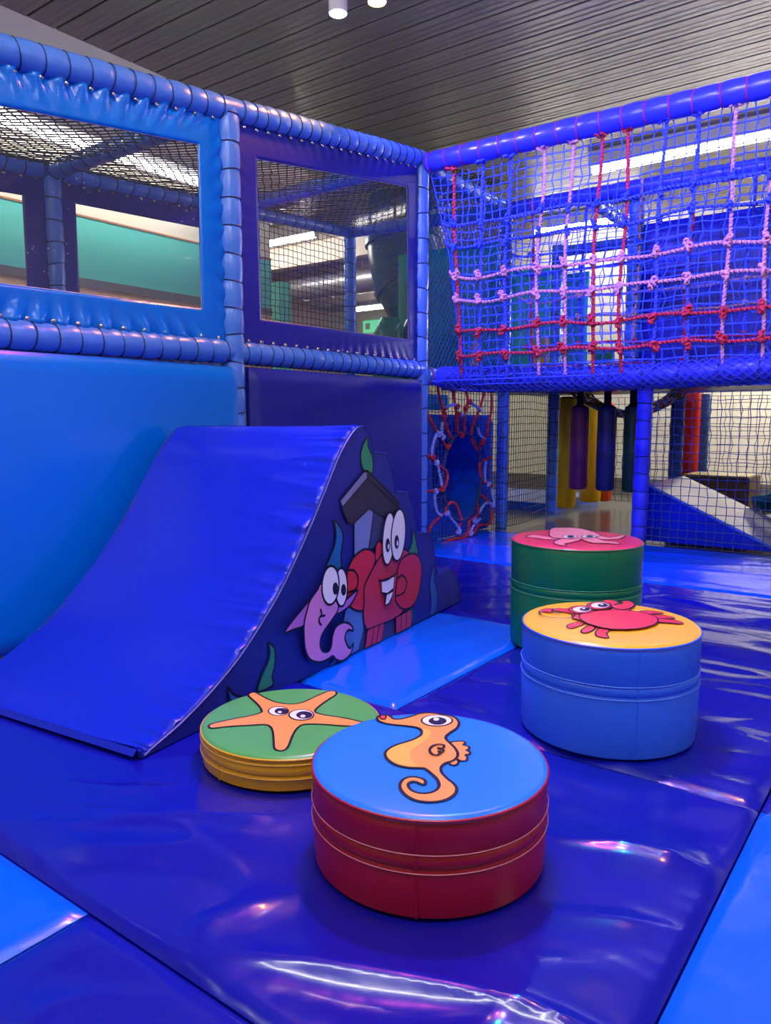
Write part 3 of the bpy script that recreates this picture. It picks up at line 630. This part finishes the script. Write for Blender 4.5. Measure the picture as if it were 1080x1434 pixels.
# rope bridge
def brail(u): return Vector((0, 0, 0))
YB = 4.28; XL, XR = -2.83, .6
br = thing('net_bridge', 'blue rope net bridge hung from the padded top rail', 'net bridge', (XL, YB, 0))
ZT = 2.55
padded(br, 'top_rail', (XW + .05, YB, ZT), (XR, YB, ZT - .03), .062, .125, .02, REDCORD, V_TUBE_BLUELIT, own=True)
padded(br, 'bottom_bolster', (-2.8, YB + .12, 1.19), (XR, YB, 1.155), .072, .2, .0, LACE, V_TUBE_BLUELIT, lambda t: Vector((0, 0, -.03 * math.sin(PI * min(1, t * 1.6)))))
padded(br, 'rear_rail', (-2.9, 5.6, 2.56), (XR, 5.6, 2.52), .055, .13, .02, LACE, V_TUBE_BLUELIT)
padded(br, 'side_rail', (-2.9, YB + .1, 2.55), (-2.93, 5.6, 2.56), .05, .13, .02, LACE)
padded(br, 'side_rail', (-2.9, YB + .06, 1.2), (-2.95, 5.6, 1.2), .06, .1, .03, REDCORD)
def front_pt(x, v, off=0):
    # v=0 at the top rail, 1 at the bolster
    k = math.exp(-(x - XL) / .16); e = v * (1 - v) * 4
    xx = x + k * .2 * min(1, v * 1.3)
    y = YB + .03 + .11 * k * v - .10 * v * (1 - k) * math.sin(PI * min(1, v)) + off
    z = lerp(ZT - .055, 1.13, v) + .10 * k * e * .7 - .03 * math.sin(x * 7) * e * .3
    return Vector((xx, y, z))
fnt = lambda u, v: front_pt(lerp(XL, XR, u), v) + Vector((0, -.008, 0))
o = net('mesh', None, fnt, 60, 26, .0036, NETB, .0035, parent=br, seed=3)
net('bolster_mesh', None, lambda u, v: (lerp(-2.72, XR, u), YB + .06 - .10 * math.cos(PI * (v - .0)) * 0 - .085 * math.sin(PI * v) + lerp(.06, -.06, u), 1.175 + .085 * math.cos(PI * v) - .02 * math.sin(PI * min(1, u * 1.6))), 64, 6, .0036, NETB2, .004, diag=True, parent=br, seed=5)
net('rear_mesh', None, lambda u, v: front_pt(lerp(XL, XR, u), v, 1.12 - .2 * math.sin(PI * v)), 50, 22, .0032, NETB, .004, parent=br, seed=6)
net('side_mesh', None, lambda u, v: (-2.9 + .02 * u, lerp(YB + .06, 5.55, u), lerp(1.24, 2.5, v)), 26, 20, .0034, NETB, .003, diag=True, parent=br, seed=8)
net('floor_mesh', None, lambda u, v: (lerp(-2.8, XR, u), lerp(YB, 5.45, v), 1.16 - .05 * math.sin(PI * v)), 54, 20, .0034, NETB, .004, parent=br, seed=9)
knot0 = {}
def knot_mesh(m):
    if m.name in knot0: return knot0[m.name]
    b = MB()
    for k in range(3):
        ring = []
        for q in range(14):
            t = 2 * PI * q / 14; ring.append((.014 * math.cos(t) + .004 * math.sin(2 * t), .012 * math.sin(t), .011 * math.sin(t + k * 2.1) + (k - 1) * .009))
        b.tube(ring, .0078, 6, closed=True)
    me = bpy.data.meshes.new('knot'); me.from_pydata(b.v, [], b.f); me.materials.append(m); me.polygons.foreach_set('use_smooth', [True] * len(b.f)); knot0[m.name] = me; return me
def rope(parent, pts, m, r=.0095, name='rope'):
    return MB().tube(pts, r, 9, lobes=3, twist=90).build(name, m, parent)
def knot(parent, p, m, s=1.0):
    rr = random.uniform
    return inst(type('X', (), {'data': knot_mesh(m)})(), 'knot', parent, p, (rr(-.6, .6), rr(-.6, .6), rr(0, 6)), (s, s, s))
xs = [-2.66, -2.44, -2.25, -2.033, -1.857, -1.686, -1.526, -1.337, -1.167, -.98, -.80, -.62, -.44]
vc = [R_RED, R_BLU, R_BLU, R_PNK, R_PNK, R_RED, R_RED, R_BLU, R_BLU, R_PNK, R_PNK, R_BLU, R_RED]
def vz(z): return (ZT - .055 - z) / (ZT - .055 - 1.13)
rows = [(2.12, R_BLU), (1.985, R_BLU), (1.79, R_PNK), (1.642, R_PNK), (1.459, R_RED), (1.312, R_RED)]
def dense(fn, a, b, step=.012):
    n = max(2, int(abs(b - a) / step)); return [fn(lerp(a, b, k / n)) for k in range(n + 1)]
for layer, off in ((0, 0), (1, .95)):
    for i, x in enumerate(xs):
        if layer and i % 2: continue
        xo = x + (.09 if layer else 0); ph = random.uniform(0, 6); rm = vc[i] if not layer else (R_TAN if vc[i] is R_PNK else vc[i])
        rope(br, dense(lambda v: front_pt(xo + .008 * math.sin(v * 9 + ph), v, off + (-.012 if not layer else 0)), 0, .97, .012), rm, .0095)
        if not layer:
            for s in (-1, 1): knot(br, front_pt(xo + s * .018, .004) + Vector((0, -.03, .006)), rm, 1.15)
    for (z, m) in rows:
        v = vz(z - (.03 if layer else 0)); m2 = m if not layer else (R_TAN if m is R_PNK else m)
        rope(br, dense(lambda x: front_pt(x, v + .006 * math.sin(x * 11 + z * 9), off + (-.02 if not layer else 0)), XL + .02, XR, .014), m2, .009)
        for i, x in enumerate(xs):
            if layer and i % 2: continue
            q = front_pt(x + (.09 if layer else 0), v, off - .03); knot(br, q, m2, 1.0 if m2 is not R_BLU else .85)
            if not layer: knot(br, q + Vector((random.uniform(-.02, .02), -.002, random.choice((-1, 1)) * .026)), m2, .8 if m2 is not R_BLU else .65)
rehome(br)
# ------------------------------------------------------------------ lower level frame, nets, web panel
XT = -2.95
lf = fr
padded(lf, 'padded_post', (-1.80, 5.564, -.02), (-1.79, 5.564, 1.17), .056, .125, .02, LACE, V_TUBE_BLUELIT, own=True)
padded(lf, 'padded_post', (-2.99, 5.66, -.02), (-2.99, 5.66, 2.55), .05, .125, .02, own=True)
padded(lf, 'padded_post', (-3.12, 6.95, -.02), (-3.12, 6.95, 2.55), .055, .125, .02)
padded(lf, 'padded_post', (.35, 5.564, -.02), (.35, 5.564, 1.17), .056, .125, .02)
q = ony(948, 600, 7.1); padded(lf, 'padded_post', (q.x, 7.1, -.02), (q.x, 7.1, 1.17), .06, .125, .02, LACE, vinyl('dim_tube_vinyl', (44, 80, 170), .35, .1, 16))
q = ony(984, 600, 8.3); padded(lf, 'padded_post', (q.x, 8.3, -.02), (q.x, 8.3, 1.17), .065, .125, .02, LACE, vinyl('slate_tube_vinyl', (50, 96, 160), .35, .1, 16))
padded(lf, 'padded_rail', (-2.99, 5.66, 1.2), (-3.12, 6.95, 1.2), .05, .125, .02)
net('safety_net', 'dark mesh net between the two posts left of the yellow bolsters', lambda u, v: (lerp(-3.0, -3.12, u) , lerp(5.71, 6.9, u), lerp(.0, 1.17, v) + .04 * math.sin(PI * u) * (v - .5)), 22, 19, .003, NETK, .004, seed=11)
net('safety_net', 'slate blue mesh net in front of the navy wedge ramp', lambda u, v: (lerp(-1.76, .32, u), 5.56, lerp(.0, 1.1, v)), 34, 18, .0032, NETT, .004, seed=12)
net('safety_net', 'dark mesh net far behind the hanging punch bags', lambda u, v: (lerp(-3.3, .3, u), 8.4, lerp(.0, 1.15, v)), 48, 16, .0034, NETK, .004, seed=13)
# web panel with an oval opening
wp = thing('rope_web_panel', 'red and lilac rope web around an oval crawl hole', 'rope web', (XT, 4.95, 0))
OC = onx(648, 668, XT); OY, OZ = .285, .335
def inoval(p, k=1.0): return ((p.y - OC.y) / (OY * k)) ** 2 + ((p.z - OC.z) / (OZ * k)) ** 2 < 1
net('mesh', None, lambda u, v: (XT - .012, lerp(4.36, 5.62, u), lerp(.01, 1.15, v)), 28, 24, .0032, NETT, .004, parent=wp, skipf=lambda p: inoval(p, .96), seed=14)
ZW = zr((580, 510), 5.31)
def wrope(L, m, r=.0105, d=.0):
    P = [onx(x, y, XT) + Vector((d, 0, 0)) for x, y in cat_rom(ZW(L), False, 10)]; rope(wp, P, m, r)
def wk(a, b, m, s=.95): knot(wp, onx(*ZW([(a, b)])[0], XT) + Vector((.014, 0, 0)), m, s)
reds = [[(170, 125), (185, 230), (210, 320), (225, 420), (265, 530), (285, 560), (260, 620), (240, 615), (195, 540), (150, 470), (95, 360)],
        [(295, 130), (295, 230), (310, 330), (320, 420), (325, 500), (345, 525), (375, 520), (372, 440), (380, 350), (400, 280), (390, 200), (395, 130)],
        [(525, 130), (520, 220), (480, 350), (440, 450), (425, 540), (450, 610), (480, 640), (500, 580), (540, 530), (555, 440), (575, 330), (572, 150)],
        [(90, 670), (140, 715), (190, 760), (235, 790), (248, 840), (235, 900), (205, 930), (150, 945), (92, 945)],
        [(575, 690), (520, 715), (490, 740), (490, 800), (510, 870), (545, 890), (580, 905)],
        [(105, 1250), (140, 1185), (200, 1130), (232, 1110), (240, 1060), (280, 1030), (315, 1050), (335, 1110), (350, 1160), (330, 1220), (315, 1260)],
        [(575, 1050), (530, 1000), (490, 975), (470, 1040), (480, 1110), (440, 1150), (410, 1170), (405, 1240), (370, 1290), (300, 1300), (210, 1340)],
        [(575, 1060), (570, 1180), (480, 1200), (440, 1260), (330, 1290), (250, 1310)]]
for L in reds: wrope(L, R_RED)
lil = [[(165, 515), (135, 600), (130, 690), (170, 760), (190, 850), (200, 910)], [(150, 950), (150, 1030), (165, 1100), (200, 1130)], [(240, 1115), (290, 1170), (335, 1230)], [(205, 430), (200, 500), (205, 540)],
       [(530, 720), (520, 800), (525, 870)], [(565, 915), (580, 990), (590, 1050), (540, 1030), (500, 1070), (480, 1110)], [(215, 330), (260, 310), (305, 300)], [(400, 275), (450, 310), (490, 345)], [(330, 385), (365, 375)], [(470, 470), (480, 520), (520, 560)], [(490, 1150), (440, 1200), (420, 1250)]]
for L in lil: wrope(L, R_LIL, .0105, .006)
for a, b_, m in [(210, 340, R_RED), (215, 380, R_RED), (310, 320, R_RED), (318, 380, R_RED), (400, 285, R_RED), (375, 325, R_RED), (175, 515, R_LIL), (205, 545, R_LIL), (160, 735, R_LIL), (130, 700, R_RED), (200, 925, R_RED), (150, 945, R_LIL), (235, 1112, R_LIL), (320, 1250, R_LIL), (545, 890, R_LIL), (575, 1045, R_LIL), (500, 580, R_RED), (410, 1260, R_LIL), (440, 1160, R_LIL), (345, 525, R_RED), (240, 615, R_RED)]: wk(a, b_, m)
ov = [Vector((XT, OC.y + OY * math.cos(t), OC.z + OZ * math.sin(t))) for t in [2 * PI * k / 160 for k in range(160)]]
MB().tube(ov, .013, 9, lobes=3, twist=90, closed=True).build('hole_rim', mat('navy_rope', (44, 56, 110), .8, bump=.3, bscale=100), wp)
rehome(wp)
TY = OC.y + .15
tn = thing('crawl_tunnel', 'dark blue vinyl crawl tunnel behind the rope web hole', 'tunnel', (-3.6, OC.y + .15, 0))
V_TUN = vinyl('tunnel_vinyl', (26, 92, 226), .3, .05, 6)
b = MB(); N = 40
rings = []
for x, r in [(-3.06, .44), (-3.06, .405), (-4.3, .405)]:
    rings.append([(x, TY + r * math.cos(2 * PI * k / N), OC.z + .03 + r * math.sin(2 * PI * k / N)) for k in range(N)])
fl = [p_ for R_ in rings for p_ in R_]
b.add(fl, [(i * N + k, i * N + (k + 1) % N, (i + 1) * N + (k + 1) % N, (i + 1) * N + k) for i in range(2) for k in range(N)] + [tuple(2 * N + k for k in range(N))])
b.build('tunnel_wall', V_TUN, tn)
b = MB()
oc = [(TY + .44 * math.cos(2 * PI * k / N), OC.z + .03 + .44 * math.sin(2 * PI * k / N)) for k in range(N)]
sq = []
for k in range(N):
    a = 2 * PI * k / N; c_, s_ = math.cos(a), math.sin(a); m_ = max(abs(c_) / .54, abs(s_) / .47); sq.append((TY + c_ / m_, max(.0, OC.z + s_ / m_)))
b.add([(-3.06, y, z) for y, z in oc] + [(-3.07, y, z) for y, z in sq], [(k, (k + 1) % N, N + (k + 1) % N, N + k) for k in range(N)])
b.build('mouth_panel', V_TUN, tn); MB().box((-3.3, 4.5, .98), (-3.24, 4.83, 1.1)).box((-3.3, 4.9, .98), (-3.24, 5.2, 1.1)).build('valance', vinyl('azure_valance_vinyl', (20, 150, 226), .35, .05, 6), tn, smooth=False); rehome(tn)
# ------------------------------------------------------------------ things under and behind the bridge
def bolster(name, label, x, y, r, z0, z1, m, cat, strap=None, rz=0, grp=None):
    t = thing(name, label, cat, (x, y, z0), rz, grp)
    H = z1 - z0
    MB().lathe([(r * .6, 0), (r * .93, .012), (r, .04), (r * 1.01, H * .5), (r, H - .06), (r * .93, H - .02), (r * .5, H)], 28).build('padding', m, t)
    MB().tube([(r * .98, .0, .03), (r * 1.0, 0, H * .5), (r * .98, 0, H - .04)], .005, 5).build('seam', m, t)
    if strap:
        MB().box((-.03, -.006, H - .01), (.03, .006, strap - z0)).build('strap', mat('black_webbing', (14, 14, 16), .7), t, smooth=False)
        MB().lathe([(r * .55, H - .02), (r * .6, H - .005), (r * .3, H + .012)], 20).build('cap', m, t)
    return t
BY = vinyl('bolster_yellow', (226, 176, 8), .35, .2, 10); BO = vinyl('bolster_orange', (236, 80, 16), .35, .06, 10); BP = vinyl('bag_purple', (104, 30, 92), .4, .1, 12); BN = vinyl('bag_navy', (28, 38, 110), .4, .1, 12); BG = vinyl('bag_green', (8, 66, 52), .4, .1, 12); BR = vinyl('bolster_red', (226, 40, 20), .35, .06, 10)
bolster('padded_column', 'yellow padded column standing beside the dark mesh net', -3.155, 7.36, .108, 0, 1.14, BY, 'padded column', grp='padded columns')
bolster('padded_column', 'yellow padded column partly hidden behind the purple punch bag', -3.17, 8.08, .118, 0, 1.12, BY, 'padded column', grp='padded columns')
bolster('padded_column', 'orange padded column peeking out behind the navy punch bag', -3.06, 8.25, .07, 0, 1.1, BO, 'padded column', grp='padded columns')
q = ony(967, 600, 8.0); bolster('padded_column', 'red padded column behind the mesh net and the brown box', q.x, 8.0, .09, 0, 1.2, BR, 'padded column', grp='padded columns')
for nm, px, pw, m in (('purple', 811, .078, BP), ('navy', 849, .078, BN), ('dark green', 885, .07, BG)):
    q = ony(px, 625, 6.3); bolster('punch_bag', nm + ' punch bag hanging from a black strap', q.x, 6.3, pw, .3, 1.03, m, 'punch bag', 1.16, grp='hanging punch bags')
tag(MB().box((-3.6, 5.66, 1.16), (.5, 7.6, 1.22)).build('play_deck', V_NAVY, smooth=False), 'upper deck above the hanging punch bags', 'deck')
# navy wedge ramp
b = MB(); y0, y1 = 5.72, 6.7
pr = [(-1.80, 0), (-.93, 0), (-.93, .02), (-1.80, .41)]
b.add([(x + 1.8, 0, z) for x, z in pr] + [(x + 1.8, y1 - y0, z) for x, z in pr], [(0, 1, 2, 3), (7, 6, 5, 4), (0, 4, 5, 1), (1, 5, 6, 2), (3, 7, 4, 0)])
rp = thing('wedge_ramp', 'navy wedge ramp with a pale top behind the mesh net', 'ramp', (-1.80, y0, 0))
b.build('body', V_RAMP, rp, smooth=False)
MB().add([(0, .01, .412), (.88, .01, .018), (.88, y1 - y0, .018), (0, y1 - y0, .412), (0, .01, .43), (.88, .01, .036), (.88, y1 - y0, .036), (0, y1 - y0, .43)], [(0, 1, 5, 4), (4, 5, 6, 7), (1, 2, 6, 5), (2, 3, 7, 6), (3, 0, 4, 7)]).build('top_sheet', vinyl('pale_vinyl', (196, 196, 190), .12, .03, 5), rp, smooth=False)
MB().tube([(0, 0, .42), (.88, 0, .025)], .01, 6).build('edge_piping', V_TUBE, rp)
q0 = ony(955, 690, 7.4); q1 = ony(1049, 690, 7.4)
bx_ = thing('padded_box', 'brown padded box behind the wedge ramp', 'box', ((q0.x + q1.x) / 2, 7.4, 0)); hw = (q1.x - q0.x) / 2; zz = ony(1000, 668, 7.4).z
V_BRN = vinyl('brown_vinyl', (112, 76, 30), .4, .15, 8)
for k in range(3): MB().box((-hw, 0, zz * k / 3 + .004), (hw, .5, zz * (k + 1) / 3)).build('slab', V_BRN, bx_, smooth=False)
MB().box((-hw + .01, .01, zz), (hw - .01, .49, zz + .015)).build('lid', vinyl('tan_vinyl', (196, 180, 130), .3, .05, 8), bx_, smooth=False)
# teal slide end
b = MB(); q = ony(1062, 715, 6.8)
b.grid(lambda u, v: (lerp(0, 1.2, u), lerp(0, .7, v), lerp(.12, .46, u) * 1.0 + .16 * (2 * v - 1) ** 2 - .02), 20, 14)
o = b.build('slide_chute', vinyl('teal_plastic', (10, 92, 104), .25, .02, 5), loc=(q.x - .05, 6.75, .02)); md = o.modifiers.new('thickness', 'SOLIDIFY'); md.thickness = .04
tag(o, 'teal slide chute end beside the wedge ramp', 'slide')
# blue pads on the far floor
tag(MB().box((-4.6, 7.4, -.06), (-3.35, 8.8, .03)).build('floor_mat', V_SKY, smooth=False), 'light blue floor pad beyond the dark mesh net', 'floor mat', 'padded floor mats')
# colourful hanging net under the deck
hx0, hx1, hz = ony(812, 550, 6.8).x, ony(950, 550, 6.8).x, ony(880, 585, 6.8).z
o = net('hammock_net', 'colourful sagging net hanging under the deck behind the punch bags', lambda u, v: (lerp(hx0, hx1, u), lerp(6.6, 7.1, v), 1.15 - (1.15 - hz) * math.sin(PI * u) ** .7 * (.75 + .25 * math.sin(PI * v))), 30, 14, .0065, R_RED, .02, seed=21)
o.data.materials.append(R_LIL); o.data.materials.append(V_GRN)
for i, pl in enumerate(o.data.polygons): pl.material_index = (i // 60) % 3
# ------------------------------------------------------------------ upper level behind the bridge
def uppad(name, label, px0, px1, Y, z0, z1, m, th=.06):
    a, b_ = ony(px0, 400, Y).x, ony(px1, 400, Y).x; w_ = b_ - a
    bb = MB()
    def fn(u, v):
        x = lerp(0, w_, u); z = lerp(0, z1 - z0, v); e = min(x, w_ - x, z, z1 - z0 - z); k = min(1, e / .03)
        return (x, -th * (1 - (1 - k) ** 2.2) * .5 - th * .5, z)
    bb.grid(fn, 16, 16); H = z1 - z0; h = -th * .5
    qd = [(0, h, 0), (w_, h, 0), (w_, h, H), (0, h, H)]
    bb.add(qd + [(c[0], 0, c[2]) for c in qd], [(0, 1, 5, 4), (1, 2, 6, 5), (2, 3, 7, 6), (3, 0, 4, 7), (4, 5, 6, 7)])
    return tag(bb.build(name, m, loc=(a, Y, z0)), label, 'wall pad')
uppad('wall_pad', 'wide royal blue padded panel behind the rope bridge', 893, 1400, 5.8, 1.22, 2.33, vinyl('royal_vinyl', (22, 26, 150), .35, .05, 6))
uppad('wall_pad', 'dark green padded panel behind the rope bridge near the padded corner', 560, 702, 7.2, 1.42, 2.75, vinyl('bottle_green_vinyl', (8, 136, 112), .35, .05, 6))
uppad('wall_pad', 'turquoise padded panel behind the rope bridge', 704, 772, 7.4, 1.22, 2.45, vinyl('turquoise_vinyl', (30, 200, 205), .35, .05, 6))
uppad('wall_pad', 'azure padded panel with a gap to the turquoise panel behind the rope bridge', 784, 826, 7.5, 1.22, 2.38, vinyl('azure_vinyl', (40, 160, 240), .35, .05, 6))
uppad('wall_pad', 'small leaf green padded block low behind the rope bridge', 836, 864, 7.5, 1.22, 1.62, vinyl('leaf_vinyl', (30, 140, 100), .35, .05, 6))
for nm, px, m, z1 in (('yellow', 764, BY, 1.75), ('red', 788, BR, 1.9)):
    q = ony(px, 450, 7.2); bolster('padded_column', nm + ' upright roller on the deck behind the rope bridge', q.x, 7.2, .035, 1.22, z1, m, 'padded column', grp='padded columns')
q = ony(668, 450, 6.9); bolster('padded_column', 'yellow upright roller beside the dark green panel', q.x, 6.9, .05, 1.22, 1.72, BY, 'padded column', grp='padded columns')
uf = fr
q = ony(888, 400, 5.72); padded(uf, 'padded_post', (q.x, 5.72, 1.22), (q.x, 5.72, 2.5), .055, .13, .02)
q = ony(775, 400, 7.2)
padded(uf, 'padded_post', (-3.12, 7.0, 1.22), (-3.12, 7.0, 2.55), .05, .13, .02)
padded(uf, 'padded_rail', (-3.12, 7.0, 2.5), (.5, 7.0, 2.48), .05, .13, .02)
padded(uf, 'padded_rail', (q.x + 1.0, 5.65, 2.53), (q.x + 1.0, 7.0, 2.5), .05, .13, .02)
rehome(fr)
# dark green tube slide and open green slide behind the navy window
V_TS = vinyl('tube_slide_plastic', (10, 74, 66), .3, .04, 6)
t = thing('tube_slide', 'dark green enclosed tube slide hanging beyond the navy window panel', 'slide', (-5.55, 7.9, 1.9))
pts = [Vector((-.05, 0, CEIL - 1.9)), Vector((-.05, 0, 1.2)), Vector((-.02, 0, .95)), Vector((.04, .02, .72)), Vector((.14, .05, .52)), Vector((.24, .08, .38))]
MB().tube(cat_rom([tuple(p_) for p_ in pts], False, 6), .44, 28).build('tube', V_TS, t)
for k in (1, 3): MB().tube([pts[k] - (pts[k + 1] - pts[k]).normalized() * .03, pts[k] + (pts[k + 1] - pts[k]).normalized() * .03], .475, 28).build('flange', V_TS, t)
V_GS = vinyl('green_slide_plastic', (50, 130, 100), .3, .03, 6)
c0 = onx(553, 470, -4.7)
t = thing('green_slide', 'pale green double-humped slide top beyond the navy window panel', 'slide', (c0.x, c0.y, 0))
for k, dx in enumerate((0, .22)):
    zq = c0.z - .04
    MB().tube([(dx * .6 + .0, -.1 + dx * 1.2, -.06), (dx * .6 - .02, -.1 + dx * 1.2, zq), (dx * .6 + .02, -.07 + dx * 1.2, zq + .12), (dx * .6 + .1, -.02 + dx * 1.2, zq + .17)], [.14, .17, .15, .06], 18).build('hump', V_GS, t)
t = thing('exit_sign', 'green emergency exit sign in the far hall', 'sign', tuple(ony(520, 457, 14.97)))
MB().box((-.24, -.02, -.14), (.24, .025, .14)).build('panel', emis('exit_green', (.02, .5, .2), .8), t, smooth=False)
MB().box((-.16, -.024, -.07), (-.02, -.02, .08)).build('symbol', mat('sign_white', (235, 245, 235), .5), t, smooth=False)
# teal pillar end and hall things
tag(MB().box((ony(362, 440, 6.8).x, 6.8, -.06), (ony(392, 440, 6.8).x, 7.0, ony(378, 396, 6.8).z)).build('pillar', TEAL, smooth=False), 'square teal pillar in the hall beyond the navy window panel', 'pillar')
print('objects', len(bpy.data.objects))
